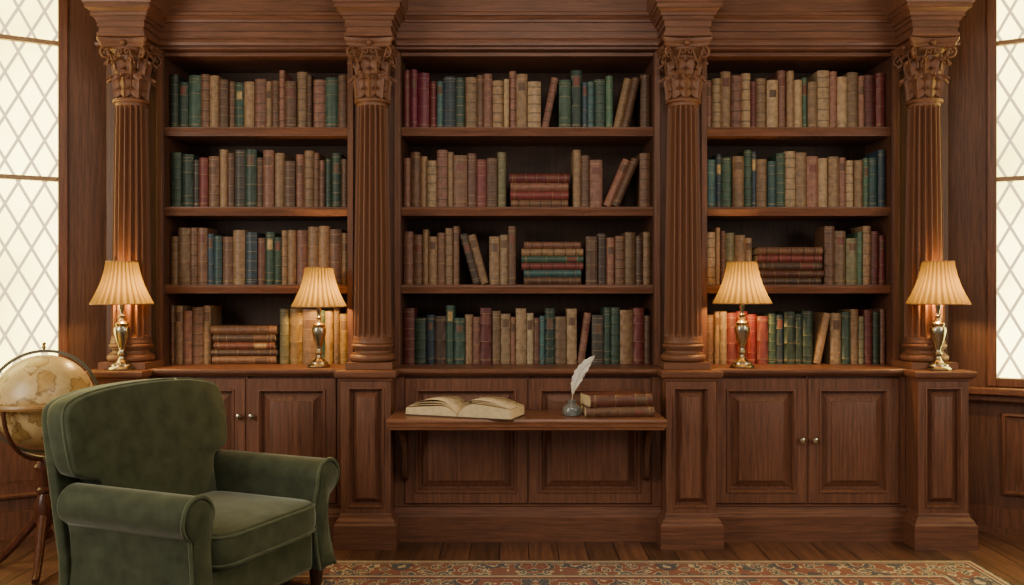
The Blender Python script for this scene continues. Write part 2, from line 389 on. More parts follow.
# entablature over everything
en = empty('entablature', (0, .35, 2.5), 'long moulded cornice running across the top of all the bookcases', 'cornice')
M().wrap(-2.2, 2.2, .15, .6, [(0, 2.500), (0, 2.512), (.024, 2.514), (.026, 2.528), (.014, 2.530), (.012, 2.545), (.004, 2.556), (.004, 2.590), (.010, 2.591), (.010, 2.632), (.020, 2.634), (.022, 2.645), (.036, 2.662), (.042, 2.663), (.042, 2.678), (.028, 2.680), (.024, 2.69), (.024, 2.80), (.05, 2.83), (.1, 2.9), (.12, 2.95), (.12, 3.015)]).build('frieze', WH, en, True, ang=20)
for x in COLX:
    M().wrap(x-.110, x+.110, -.045, .145, [(0, 2.512), (.008, 2.513), (.008, 2.530), (.001, 2.532), (0, 2.556), (.006, 2.557), (.006, 2.588), (.012, 2.589), (.016, 2.596), (.016, 2.608), (.026, 2.610), (.027, 2.622), (.034, 2.632), (.044, 2.640), (.050, 2.641), (.050, 2.662), (.056, 2.664), (.060, 2.672), (.064, 2.69), (.066, 2.70), (.066, 2.80), (.09, 2.85), (.12, 2.95), (.12, 3.015)]).build('projecting_block', WH, en, True, ang=20)

# columns
def make_column():
    r = empty('column', (0, 0, 0))
    b = M().box(-.116, .116, -.116, .116, 0, .032)
    def torus_prof(rc, zc, t, n=8): return [(rc+t*math.cos(a), zc+t*math.sin(a)) for a in [(-PI/2+PI*i/n) for i in range(n+1)]]
    b.lathe([(.08, .032)]+torus_prof(.096, .052, .019)+[(.101, .072), (.101, .076), (.092, .078), (.088, .088), (.092, .098), (.101, .099), (.101, .102)]+torus_prof(.096, .112, .010)+[(.098, .124), (.0985, .126), (.0985, .132), (.096, .14)], 48)
    b.build('column_base', WCARVE, r, ang=30)
    # fluted shaft
    nf, per = 18, 14; zs0, zs1 = .14, 1.335
    loops = []
    zl = [zs0, zs0+.015, zs0+.02, zs0+.027, zs0+.036]+[zs0+.05+(zs1-zs0-.10)*i/12 for i in range(13)]+[zs1-.036, zs1-.027, zs1-.02, zs1-.015, zs1]
    for z in zl:
        t = (z-zs0)/(zs1-zs0)
        R = .0945-.0175*t**1.4
        e = min(z-zs0, zs1-z); dep = min(1, max(0, (e-.015)/.022)); dep = math.sqrt(dep)
        L = []
        for k in range(nf*per):
            u = (k % per)/per
            g = 0 if (u < .14 or u > .86) else math.sin(PI*(u-.1)/.8)**.5
            rr = R-.024*dep*g
            a = 2*PI*(k+.5*per)/(nf*per); L.append((rr*math.cos(a), rr*math.sin(a), z))
        loops.append(L)
    sh = M().skin(loops); sh.build('shaft', WCARVE, r, ang=22)
    # capital
    c0 = 1.335
    cap = M()
    cap.lathe([(.078, c0)]+torus_prof(.080, c0+.010, .010)+[(.058, c0+.02), (.058, c0+.10), (.058, c0+.17), (.068, c0+.235), (.096, c0+.262), (.096, c0+.27)], 40)
    def aboutline(hw, z):
        P = []
        for q in range(4):
            a0 = q*PI/2
            for i in range(9):
                t = -1+2*i/8
                x = hw*.93*t; y = -(hw-.026*(1-t*t))
                if i in (0, 8): y = -hw*.985
                P.append((x*math.cos(a0)-y*math.sin(a0), x*math.sin(a0)+y*math.cos(a0), z))
        return P
    cap.skin([aboutline(h, c0+z) for h, z in ((.106, .268), (.114, .274), (.114, .286), (.120, .292), (.125, .300), (.125, .312))])
    capo = cap.build('capital', WCARVE, r, ang=30)
    def leaf(ang, zb, H, w0, rb, c, lean, nl=3.0):
        g = []; NU, NV = 37, 11
        for i in range(NU):
            t = i/(NU-1)
            ts = min(t, .66)/.66
            z = zb+H*ts; rr = rb+.004+lean*ts*ts
            if t > .66:
                a = (t-.66)/.34*PI*1.1
                rr += c*(1-math.cos(a)); z += c*math.sin(a)
            env = (.74+.40*math.sin(PI*min(1, t*1.05))**.8)*(1-.62*max(0, t-.6)/.4)
            lob = (t*nl+.1) % 1
            w = w0*env*(.50+.54*math.sin(PI*min(1, .1+lob*.97))**.7)
            for j in range(NV):
                v = -1+2*j/(NV-1)
                off = .010*max(0, 1-abs(v)*4.5)-.018*abs(v)**2
                x = v*w; q = rr+off
                g.append((math.cos(ang)*q-math.sin(ang)*x, math.sin(ang)*q+math.cos(ang)*x, z+.014*abs(v)))
        fs = [(i*NV+j, i*NV+j+1, (i+1)*NV+j+1, (i+1)*NV+j) for i in range(NU-1) for j in range(NV-1)]
        return M().add(g, fs)
    for k in range(8):
        leaf(2*PI*k/8-PI/2, c0+.018, .095, .030, .074, .0135, .010).build('acanthus_leaf', WCARVE, capo, solid=.004, ang=25)
    for k in range(8):
        leaf(2*PI*(k+.5)/8-PI/2, c0+.06, .135, .026, .066, .0150, .016, 4.0).build('acanthus_leaf', WCARVE, capo, solid=.004, ang=25)
    for k in range(4):
        a = PI/4+k*PI/2; P = []; R = []
        for i in range(8):
            t = i/7; P.append((.080+.036*t*t, c0+.17+.072*t)); R.append(.005+.003*t)
        cxr, czr = .125, c0+.240
        for i in range(1, 34):
            t = i/33
            an = PI*.62-t*2*PI*1.55; rs = .029*(1-t)+.004
            P.append((cxr+rs*math.cos(an), czr+rs*math.sin(an)*.95)); R.append(.0070-.003*t)
        M().tube([(math.cos(a)*p, math.sin(a)*p, z) for p, z in P], R, 8).build('volute', WCARVE, capo, ang=80)
    for k in range(4):          # small inner scrolls meeting under the abacus
        a = -PI/2+k*PI/2
        for sg in (-1, 1):
            P = []; R = []
            for i in range(6):
                t = i/5; P.append((.048-.024*t, c0+.185+.056*t)); R.append(.0045)
            for i in range(1, 22):
                t = i/21; an = .35-t*2*PI*1.3; rs = .014*(1-t)+.003
                P.append((.009+rs*math.cos(-an)*1.0, c0+.246+rs*math.sin(-an))); R.append(.0046-.0016*t)
            M().tube([(math.cos(a)*.096-math.sin(a)*sg*(p+.010), math.sin(a)*.096+math.cos(a)*sg*(p+.010), z) for p, z in P], R, 6).build('inner_scroll', WCARVE, capo, ang=80)
        M().sphere(.015, (math.cos(a)*.099, math.sin(a)*.099, c0+.29), 16, 8).build('rosette', WCARVE, capo)
    return r
proto = make_column()
clab = ['fluted column with carved leafy capital, outermost on the left by the window', 'fluted column with carved capital between the left and central bookcase bays',
        'fluted column with carved capital between the central and right bookcase bays', 'fluted column with carved leafy capital, outermost on the right by the window']
for i, x in enumerate(COLX):
    o = proto if i == 0 else copy_tree(proto)
    o.location = (x, .075, .862); tag(o, clab[i], 'column', 'fluted bookcase columns')

# pedestals
plab = ['panelled pedestal under the leftmost column, half hidden behind armchair', 'panelled pedestal between the left cupboards and the writing desk',
        'panelled pedestal between the writing desk and the right cupboards', 'panelled pedestal under the rightmost column beside the window wall']
for i, x in enumerate(COLX):
    r = empty('pedestal', (x, .2, 0), plab[i], 'pedestal', 'column pedestals')
    h = .122
    m = M().box(x-h, x+h, -.098, .58, 0, .86)
    m.nest(x-h, x+h, .165, .815, [(0, -.098), (0, -.128), (.002, -.13), (.032, -.13), (.034, -.136), (.040, -.137), (.046, -.126), (.050, -.102)])
    m.build('body', WV, r, True, ang=25)
    M().nest(x-h+.048, x+h-.048, .213, .767, [(0, -.098), (0, -.1035), (.008, -.1035), (.030, -.127), (.031, -.131), (.033, -.1315)]).build('raised_panel', WV, r, True, ang=20)
    M().wrap(x-h, x+h, -.13, -.035, [(0, .812), (.008, .815), (.01, .824), (.024, .832), (.028, .842), (.028, .856), (.024, .8605)]).build('cap', WH, r, True, ang=25)
    M().wrap(x-h, x+h, -.13, -.022, [(.03, 0.0), (.03, .115), (.022, .125), (.02, .135), (.006, .15), (.004, .165), (0, .17)]).build('plinth', WH, r, True, ang=25)

# base cabinets and worktops
def door(parent, x0, x1, z0, z1, knob=None):
    d = M().nest(x0, x1, z0, z1, [(0, .0305), (0, .002), (.003, 0), (.052, 0), (.054, -.006), (.061, -.007), (.068, .004), (.072, .026)]).build('door', WV, parent, True, ang=22)
    p = M().nest(x0+.070, x1-.070, z0+.070, z1-.070, [(0, .030), (0, .0245), (.010, .0245), (.044, .004), (.045, -.001), (.047, -.0015)]).build('raised_panel', WV, d, ang=20)
    for v in p.data.vertices: v.co -= Vector(parent.location)
    if knob:
        k = M().lathe([(.006, 0), (.006, .010), (.013, .014), (.0155, .020), (.013, .026), (.004, .029)], 16)
        k.map(lambda X, Y, Z: (knob[0]+X-parent.location.x, -Z-parent.location.y, knob[1]+Y-parent.location.z)).build('knob', BRASS, d)
CABS = [('left', -1.892, -.913, [(-1.86, -1.415), (-1.405, -.960)], 'low mahogany cupboard with two panelled doors behind the armchair'),
        ('centre', -.667, .667, [(-.615, -.005), (.005, .615)], 'low panelled mahogany cupboard behind the projecting writing desk'),
        ('right', .913, 1.892, [(.940, 1.393), (1.403, 1.856)], 'low mahogany cupboard with two panelled doors right of the desk')]
for side, x0, x1, doors, lab in CABS:
    r = empty('base_cabinet', ((x0+x1)/2, .3, 0), lab, 'cabinet', 'low bookcase cupboards')
    m = M().box(x0+.001, x1-.001, .031, .58, 0, .822)
    for a, c in ((x0+.001, doors[0][0]-.003), (doors[0][1]+.001, doors[1][0]-.001), (doors[1][1]+.003, x1-.001)): m.box(a, c, .008, .0308, .18, .822)
    m.build('body', WV, r, True)
    M().skin([[(x, y, z) for y, z in ((.03, 0), (-.018, 0), (-.018, .125), (-.012, .132), (-.010, .142), (.004, .158), (.006, .17), (.0, .175), (.0, .182), (.03, .182))] for x in (x0+.001, x1-.001)]).build('plinth', WH, r, True, ang=25)
    for i, (a, c) in enumerate(doors):
        kn = None
        if side != 'centre': kn = ((c-.027 if i == 0 else a+.027), {'left': .624, 'right': .505}[side])
        door(r, a, c, .187, .812, kn)
    lab2 = {'left': 'polished wooden worktop over the left cupboard, carrying one lamp', 'centre': 'polished wooden worktop running above the writing desk', 'right': 'polished wooden worktop over the right cupboard, carrying one lamp'}[side]
    wt = M().skin([[(x, y, z) for y, z in ((.58, .8225), (.015, .8225), (-.006, .826), (-.012, .834), (-.026, .838), (-.031, .846), (-.031, .856), (-.026, .862), (.58, .862))] for x in (x0+.0005, x1-.0005)])
    tag(wt.build('worktop', WH, None, loc=((x0+x1)/2, .25, .8225), ang=25), lab2, 'worktop', 'bookcase worktops')

# ------------------------------------------------------------------ writing desk leaf
DZ = .655; DX = -.012; DHW = .643
r = empty('writing_desk', (DX, -.17, .4), 'projecting wooden writing shelf holding an open book and feather quill', 'desk')
M().wrap(DX-DHW, DX+DHW, -.335, -.009, [(-.012, .602), (-.004, .606), (-.002, .614), (.003, .620), (.004, .629), (0, .632), (.004, .637), (.006, .646), (.002, DZ)]).build('desk_top', WDESK, r, True, ang=25)
for x in (DX-.6, DX+.6):
    prof = [(-.009, .602), (-.21, .602), (-.21, .586), (-.19, .574), (-.15, .565), (-.105, .535), (-.075, .485), (-.06, .425), (-.055, .375), (-.047, .335), (-.03, .315), (-.009, .305)]
    M().skin([[(xx, y, z) for y, z in prof] for xx in (x-.015, x+.015)]).build('bracket', WPIER, r, True, bevel=.004)

# ------------------------------------------------------------------ books
BC = {'G': ('31463a', 'dark green'), 'g': ('46614c', 'green'), 'T': ('87694c', 'tan'), 't': ('9c8060', 'pale tan'), 'B': ('684834', 'brown'), 'b': ('4c372c', 'dark brown'),
      'R': ('6a302e', 'maroon'), 'r': ('762626', 'red'), 'c': ('823044', 'crimson'), 'N': ('30404c', 'navy blue'), 'n': ('3a5858', 'teal'), 'O': ('6a6448', 'olive'),
      'P': ('7e5444', 'reddish tan'), 'C': ('ae9878', 'cream'), 'K': ('3a342e', 'blackish brown'), 'L': ('683a2c', 'red-brown leather'), 'Y': ('90703a', 'lamplit golden')}  # Y cloth is yellowed to hold the glow of the nearby lamp
BM = {k: plain('book_cloth_'+v[1].replace(' ', '_').replace('-', '_'), v[0], .5, 0, .28, 45, .2, 0, .42) for k, v in BC.items()}
RIB = {k: plain('book_rib_'+v[1].replace(' ', '_').replace('-', '_'), ''.join('%02x' % int(int(v[0][i:i+2], 16)*.72) for i in (0, 2, 4)), .5, 0, .2, 40) for k, v in BC.items()}
LABM = {'d': plain('title_patch_brown', '5c412e', .5, 0, .2), 'r': plain('title_patch_red', '6a3a2e', .5, 0, .2), 'g': GOLD}
def make_book(w, h, d, ck, name='book'):
    r = bpy.data.objects.new(name, None); COL.objects.link(r); r.empty_display_size = .05
    b = min(.012, w*.28); t = .0028; N = 8
    st = random.choice((0, 1, 2, 2, 3, 3, 4))
    if st == 0: bands = [(z, .0018, .0006, 1) for z in (.05, .09, .27, .45, .63, .81, .93)]
    elif st == 1: bands = [(z, .0018, .0005, 1) for z in (.07, .085, .22, .66, .87, .93)]
    elif st == 2: bands = [(.05, .0016, .0004, 1)]+[q for z in (.13, .32, .51, .70, .87) for q in ((z, .0055, .0024, 2), (z+.03, .001, .0003, 1))]+[(.955, .0016, .0004, 1)]
    elif st == 3: bands = [(z, .0018, .0004, 1) for z in (.06, .08, .40, .72, .90)]
    else: bands = [(.10, .002, .0005, 1), (.12, .0012, .0004, 1), (.50, .0012, .0004, 1), (.90, .0012, .0004, 1), (.92, .002, .0005, 1)]
    lev = [(0, 0, 0)]
    for z, hh, o, mi in bands:
        lev += [(z*h, 0, mi), (z*h+.0003, o, mi), (z*h+hh-.0003, o, mi), (z*h+hh, 0, 0)]
    lev += [(h, 0, 0)]
    arc = [(-w/2+w*k/N, b*((2*k/N-1)**2)) for k in range(N+1)]
    wi = w/2-t
    inner = [(-wi, d)]+[(-wi+2*wi*k/N, b*((2*k/N-1)**2)+t) for k in range(N+1)]+[(wi, d)]
    m = M(); vs = []; fs = []; n = N+3
    for z, o, mi in lev:
        vs += [(-w/2, d, z)]+[(x, y-o*(1 if 0 < k < N else 0), z) for k, (x, y) in enumerate(arc)]+[(w/2, d, z)]
    for i in range(len(lev)-1):
        for j in range(n-1):
            if lev[i][2] and 1 <= j < n-2: m.mi[len(fs)] = lev[i][2]
            fs.append((i*n+j, i*n+j+1, (i+1)*n+j+1, (i+1)*n+j))
    T0 = (len(lev)-1)*n; B = len(lev)*n
    vs += [(x, y, z) for z in (0, h) for (x, y) in inner]
    for j in range(n-1):
        fs += [(B+j, B+n+j, B+n+j+1, B+j+1), (j, B+j, B+j+1, j+1), (T0+j, T0+j+1, B+n+j+1, B+n+j)]
    for j in (0, n-1):
        fs.append(tuple([i*n+j for i in range(len(lev))]+[B+n+j, B+j]))
    m.add(vs, fs).build('cover', [BM[ck], GOLD, RIB[ck]], r)
    M().box(-wi+.0002, wi-.0002, b+t+.001, d-.004, .004, h-.005).build('page_block', PAPER, r, smooth=False)
    if st != 2 and random.random() < .48:
        lo, hi = {0: (.645, .80), 1: (.675, .86), 3: (.735, .89), 4: (.70, .84)}[st]
        lm = M(); o = .0006
        A = [(x*.94, y-o, z) for z in (h*lo, h*hi) for x, y in arc]; q = N+1
        Bk = [(x*.94, y+.0005, z) for z in (h*lo, h*hi) for x, y in arc]
        lm.add(A+Bk, [(j, j+1, q+j+1, q+j) for j in range(N)]+[(j, 2*q+j, 2*q+j+1, j+1) for j in range(N)]+[(q+j, q+j+1, 3*q+j+1, 3*q+j) for j in range(N)])
        lm.build('title_patch', LABM[random.choice('ddr') if ck in 'TtCPOBgY' else random.choice('drg')], r)
    return r
ORD = ['first', 'second', 'third', 'fourth', 'fifth', 'sixth', 'seventh', 'eighth', 'ninth', 'tenth', 'eleventh', 'twelfth', 'thirteenth', 'fourteenth', 'fifteenth', 'sixteenth']
SHN = ['top shelf', 'second shelf', 'third shelf', 'bottom shelf']
BY = .262
ROWS = {
 ('left', 0): [('v', 166, 348, 'GGGBTBBGTPTBPBTBPGB')],
 ('left', 1): [('v', 166, 348, 'GGKRBTBKGBPTBPTBPGGB')],
 ('left', 2): [('v', 166, 348, 'TTBBNnBTNPGGTTPTTBT')],
 ('left', 3): [('v', 166, 209, 'BTPBT'), ('s', 210, 277, 'BbLbB'), ('v', 279, 348, 'OYTGYTY')],
 ('centre', 0): [('v', 400, 541, 'RccrnNGTBPTtPTt'), ('l', 541, 559, 1, 'P'), ('v', 559, 613, 'gGNnGg'), ('l', 613, 641, 1, 'TB'), ('v', 641, 654, 'B')],
 ('centre', 1): [('v', 400, 506, 'PBTtPTBPRBO'), ('s', 508, 571, 'RPRB'), ('v', 573, 603, 'TBP'), ('l', 603, 640, 1, 'PB'), ('v', 640, 654, 'B')],
 ('centre', 2): [('v', 400, 459, 'PBTTBTB'), ('l', 459, 489, -1, 'bT'), ('v', 489, 516, 'TtB'), ('s', 521, 584, 'PTGRnB'), ('v', 586, 654, 'BbPBTbT')],
 ('centre', 3): [('v', 400, 577, 'RGNbGGTPRTtPtCPnGTt'), ('l', 577, 592, 1, 'P'), ('v', 592, 654, 'KGGTRB')],
 ('right', 0): [('v', 704, 889, 'PtTPtRTtPTtgTtPtTPRR')],
 ('right', 1): [('v', 704, 889, 'nNgTGNTnGtTPtTPtTgnN')],
 ('right', 2): [('v', 704, 753, 'tTPOTt'), ('s', 756, 825, 'BRbLb'), ('v', 826, 889, 'BTOgTRR')],
 ('right', 3): [('v', 704, 814, 'BTtRrrRGNGGG'), ('l', 814, 832, 1, 'T'), ('v', 832, 889, 'tGTORGP')],
}
for (bay, ri), segs in ROWS.items():
    zb = ZS[ri]+.0008; o0, o1 = BAYS[bay][2]+.004, BAYS[bay][3]-.004
    cl = lambda x: min(max(x, o0), o1)
    stand = []
    grp = 'books on the %s of the %s bookcase' % (SHN[ri], bay)
    for sgm in segs:
        X0, X1 = cl(PX(sgm[1], BY)), cl(PX(sgm[2], BY))
        if sgm[0] == 'v':
            cs = sgm[3]; ws = [random.uniform(.55, 1.45) for _ in cs]; tot = sum(ws); x = X0
            for c, w in zip(cs, ws):
                w = w/tot*(X1-X0); h = random.uniform(.245, .312)
                o = make_book(w-.0018, h, random.uniform(.17, .2), c)
                o.location = (x+w/2, BY+random.uniform(0, .018), zb); x += w
                stand.append((o, c, False, h))
        elif sgm[0] == 'l':
            cs = sgm[4]; n = len(cs); h = .272; w = .04 if n > 1 else .036
            sa = min(.55, max(.08, (X1-X0-.004-n*w*1.04)/h)); a = math.asin(sa)
            res = []
            for i in range(n):
                if sgm[3] > 0:
                    pv = X1-.003-h*sa-i*(w/math.cos(a)+.0012)
                    loc = (pv-w/2*math.cos(a), BY+.003, zb+w/2*sa); an = a; c = cs[n-1-i]
                else:
                    pv = X0+.003+h*sa+i*(w/math.cos(a)+.0012)
                    loc = (pv+w/2*math.cos(a), BY+.003, zb+w/2*sa); an = -a; c = cs[i]
                o = make_book(w, h-.004*(i % 2), .18, c); o.location = loc; o.rotation_euler = (0, an, 0)
                res.append((o, c, True, h))
            stand += res[::-1] if sgm[3] > 0 else res
        else:
            cs = sgm[3]; n = len(cs); z = zb
            tot = {5: .205, 4: .185, 6: .225}[n]
            if (bay, ri) == ('right', 2): tot = .195
            for i in range(n-1, -1, -1):
                w = tot/n*random.uniform(.88, 1.1); L = (X1-X0)*random.uniform(.9, .99)
                o = make_book(w-.001, L, .19, cs[i]); o.rotation_euler = (0, PI/2, random.uniform(-.01, .03))
                o.location = ((X0+X1)/2-L/2, BY+random.uniform(0, .006), z+w/2); z += w+.0003
                pos = 'topmost' if i == 0 else ('lowest' if i == n-1 else ORD[i]+' from top')
                tag(o, '%s book, %s in the flat stack, %s of %s bookcase' % (BC[cs[i]][1], pos, SHN[ri], bay), 'book', grp)
    n = len(stand)
    for i, (o, c, lean, h) in enumerate(stand):
        if i < (n+1)//2: pos = ('leftmost' if i == 0 else ORD[i]+' from left')
        else: pos = ('rightmost' if i == n-1 else ORD[n-1-i]+' from right')
        tag(o, '%s%s book standing %s, %s of %s bookcase' % ('tilted ' if lean else '', BC[c][1], pos, SHN[ri], bay), 'book', grp)

# two books lying on the desk
z = DZ+.001
o = make_book(.046, .325, .185, 'B'); o.rotation_euler = (0, PI/2, .08); o.location = (.268, -.290, z+.023); z += .0465
tag(o, 'brown book lying flat on the desk, lower of the two', 'book', 'two closed books on the desk')
o = make_book(.058, .310, .170, 'L'); o.rotation_euler = (0, PI/2, .24); o.location = (.288, -.297, z+.029)
tag(o, 'red-brown leather book lying flat on top of another beside the quill', 'book', 'two closed books on the desk')

# open book
r = empty('open_book', (-.305, -.194, DZ+.0008), 'large open book with cream pages lying left on the desk', 'book', rz=rad(-20))
hw, hd = .266, .094
M().skin([[(x, y, z) for y, z in ((-hd-.005, 0), (hd+.005, 0), (hd+.005, .005), (-hd-.005, .005))] for x in (-hw-.006, hw+.006)]).build('cover', BM['b'], r, bevel=.001)
for sg in (-1, 1):
    top = []
    for i in range(19):
        t = i/18; x = sg*(.002+(hw-.002)*t)
        z = .010+(.042 if sg < 0 else .060)*(math.sin(min(1, t*3.2)*PI/2)**.8)*(1-.38*t**1.5)
        top.append((x, z))
    prof = [(sg*.002, .0055)]+top+[(sg*(hw+.002), .0055)]
    pm = M().skin([[(x, y, z) for x, z in prof] for y in (-hd, hd)])
    npf = len(prof)
    for fi, f in enumerate(pm.f):
        if fi >= npf or fi in (npf-1, npf-2): pm.mi[fi] = 1
    pm.build('page_block', [PAPER2, PAPER3], r, ang=50)
    for q, lift in enumerate((.008, .020, .034) if sg < 0 else (.006, .014, .024)):
        lf = M()
        a = []
        for i in range(19):
            x, z = top[i]; t = i/18
            a.append((x*(.985-.06*q), z+.001+lift*math.sin(t*PI*.80)))
        lf.skin([[(x, y, z) for x, z in a] for y in (-hd+.004, hd-.004)], False, False, False).build('loose_page', PAPER2, r, ang=60, solid=.0006)

# inkwell and quill
IX, IY = PX(572, -.2), -.2
r = empty('inkwell', (IX, IY, DZ+.0006), 'small round glass inkwell on the desk holding the white quill', 'inkwell')
r.scale = (1.1, 1.1, 1.1)
M().lathe([(.036, 0), (.040, .004), (.040, .030), (.034, .042), (.020, .050), (.016, .054), (.016, .060), (.020, .063), (.020, .067), (.013, .068), (.012, .054), (.028, .040), (.033, .030), (.033, .010), (.001, .008)], 32).build('pot', INKM, r)
M().lathe([(.0322, .0105), (.0322, .015), (.001, .015)], 24).build('ink', INK, r)
q = empty('quill', (IX, IY, DZ+.045), 'curved white feather quill standing upright in the glass inkwell', 'quill')
path = []
for i in range(25):
    t = i/24
    path.append(Vector((-.004+.006*t+.088*t**2.2, .006*t, -.020+.257*t-.018*t*t)))
M().tube(path, [.0024-.0018*i/24 for i in range(25)], 8).build('shaft', PAPER, q)
for sg in (-1, 1):
    g = []; W = 5
    idx = [i for i in range(7, 25)]
    for i in idx:
        t = (i-7)/17
        tan = (path[min(i+1, 24)]-path[max(i-1, 0)]).normalized(); nx = Vector((tan.z, 0, -tan.x))*sg
        w = (.022 if sg > 0 else .029)*(math.sin(PI*min(1, .08+t*.95))**.6)*(1+.12*math.sin(i*2.3))
        if i == 24: w = .001
        for j in range(W):
            u = j/(W-1)
            p = path[i]+nx*(w*u)+tan*(.03*u*u)+Vector((0, .006*u*math.sin(i), 0))
            g.append(p)
    n = len(idx)
    M().add(g, [(a*W+j, a*W+j+1, (a+1)*W+j+1, (a+1)*W+j) for a in range(n-1) for j in range(W-1)]).build('vane', FEATHER, q, solid=.0008, ang=80)

# ------------------------------------------------------------------ lamps
def make_lamp():
    r = empty('table_lamp', (0, 0, 0))
    M().lathe([(.062, 0), (.064, .006), (.060, .014), (.050, .020), (.049, .028), (.036, .036), (.022, .046), (.015, .058), (.013, .066)], 40).build('base', BRASS, r)
    M().lathe([(.013, .066), (.020, .072), (.022, .080), (.018, .088), (.013, .096), (.013, .104), (.019, .124), (.029, .152), (.037, .182), (.040, .203), (.037, .216), (.029, .222), (.031, .228), (.035, .234), (.028, .242), (.015, .250), (.011, .262), (.017, .270), (.017, .276), (.010, .282), (.009, .30), (.014, .31), (.014, .335), (.008, .34)], 40).build('stem', BRASS, r)
    M().lathe([(.008, .34), (.012, .345), (.016, .355), (.012, .366), (.001, .37)], 20).build('bulb', BULB, r)
    n = 28; loops = []
    for i in range(13):
        t = i/12; z = .335+.215*t; R = .147-.074*t-.012*math.sin(PI*t)
        amp = .0062*(1-.45*t)
        loops.append([((R+(amp if k % 2 else -amp*.4))*math.cos(PI*k/n), (R+(amp if k % 2 else -amp*.4))*math.sin(PI*k/n), z) for k in range(2*n)])
    m = M().skin(loops, False, False)
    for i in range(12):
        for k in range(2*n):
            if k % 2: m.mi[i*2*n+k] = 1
    sh = m.build('lamp_shade', SHADE, r, ang=12)
    for R, z in ((.149, .335), (.074, .55)):
        M().tube([(R*math.cos(2*PI*k/48), R*math.sin(2*PI*k/48), z) for k in range(48)], .0034, 6, True).build('shade_trim', TRIM, sh)
    sp = M()
    for k in range(3):
        a = 2*PI*k/3+.4
        sp.tube([(.0, 0, .547), (.072*math.cos(a), .072*math.sin(a), .549)], .0015, 6)
    sp.build('shade_spider', BRASS, r)
    return r
lp = make_lamp()
LAMPS = [(122, -.05, .97, 'brass lamp with glowing pleated shade, leftmost, beside the globe', .8605),
         (319, .09, .92, 'brass lamp with glowing pleated shade, between armchair and left books', .862),
         (742, .06, .97, 'brass lamp with glowing pleated shade, in front of the right books', .862),
         (938, -.05, .97, 'brass lamp with glowing pleated shade, rightmost, beside the right window', .8605)]
for i, (px, Y, sc, lab, z) in enumerate(LAMPS):
    o = lp if i == 0 else copy_tree(lp)
    o.location = (PX(px, Y), Y, z+.0006); o.scale = (sc,)*3
    tag(o, lab, 'lamp', 'brass table lamps on the bookcase ledge')
    L = bpy.data.lights.new('lamp_light', 'POINT'); L.energy = 13; L.color = (1, .60, .20); L.shadow_soft_size = .02
    lo = bpy.data.objects.new('lamp_light', L); COL.objects.link(lo); lo.location = (o.location.x, Y, z+.395*sc)

# ------------------------------------------------------------------ rug
RX0, RX1, RY0, RY1 = -2.0, 2.04, -3.1, -.35
rc = ((RX0+RX1)/2, (RY0+RY1)/2, .0)
hx, hy = (RX1-RX0)/2, (RY1-RY0)/2
tag(M().skin([[(-hx+i, -hy+i, z), (hx-i, -hy+i, z), (hx-i, hy-i, z), (-hx+i, hy-i, z)] for i, z in ((0, .0005), (0, .007), (.004, .010))]).map(lambda x, y, z: (x+rc[0], y+rc[1], z)).build('rug', rug_mat(hx, hy), loc=rc),
    'patterned red and beige Persian rug spread on the dark floorboards', 'rug')

# ------------------------------------------------------------------ armchair
ch = empty('armchair', (-1.335, -.93, .0105), 'dark green velvet armchair with rolled arms in the left foreground', 'armchair', rz=rad(67))
def puff(outline, c, half, e, dome, n_in=5):
    out = []
    def sc(k): return [(c[0]+(x-c[0])*k, c[1]+(y-c[1])*k) for x, y in outline]
    for i in range(n_in):
        k = (1-e)*(.06+.94*i/n_in); out.append((sc(k), -half-dome*(1-(k/(1-e))**2)))
    for i in range(11):
        a = -PI/2+PI*i/10
        out.append((sc(1-e*(1-math.cos(a))), half*math.sin(a)))
    for i in range(n_in-1, -1, -1):
        k = (1-e)*(.06+.94*i/n_in); out.append((sc(k), half+dome*(1-(k/(1-e))**2)))
    return out
# seat frame
M().box(-.307, .307, -.345, .24, .085, .248).build('seat_frame', VELVET, ch, bevel=.02)
# seat cushion
def srect(hx, hy, n=64, p=9):
    P = []
    for i in range(n):
        a = 2*PI*i/n; ca, sa = math.cos(a), math.sin(a)
        k = (abs(ca)**p+abs(sa)**p)**(-1/p); P.append((hx*ca*k, hy*sa*k))
    return P
cy = -.105
lp_ = puff(srect(.302, .29), (0, 0), .064, .06, .020)
cu = M().skin([[(x, y+cy, .315+h) for x, y in pts] for pts, h in lp_]).build('seat_cushion', VELVET, ch, ang=80)
for h in (-.05, .05):
    k = 1-.06*(1-math.sqrt(1-(h/.064)**2))
    M().tube([(x*k, y*k+cy, .315+h) for x, y in srect(.303, .291)], .0055, 6, True).build('piping', PIPING, cu)
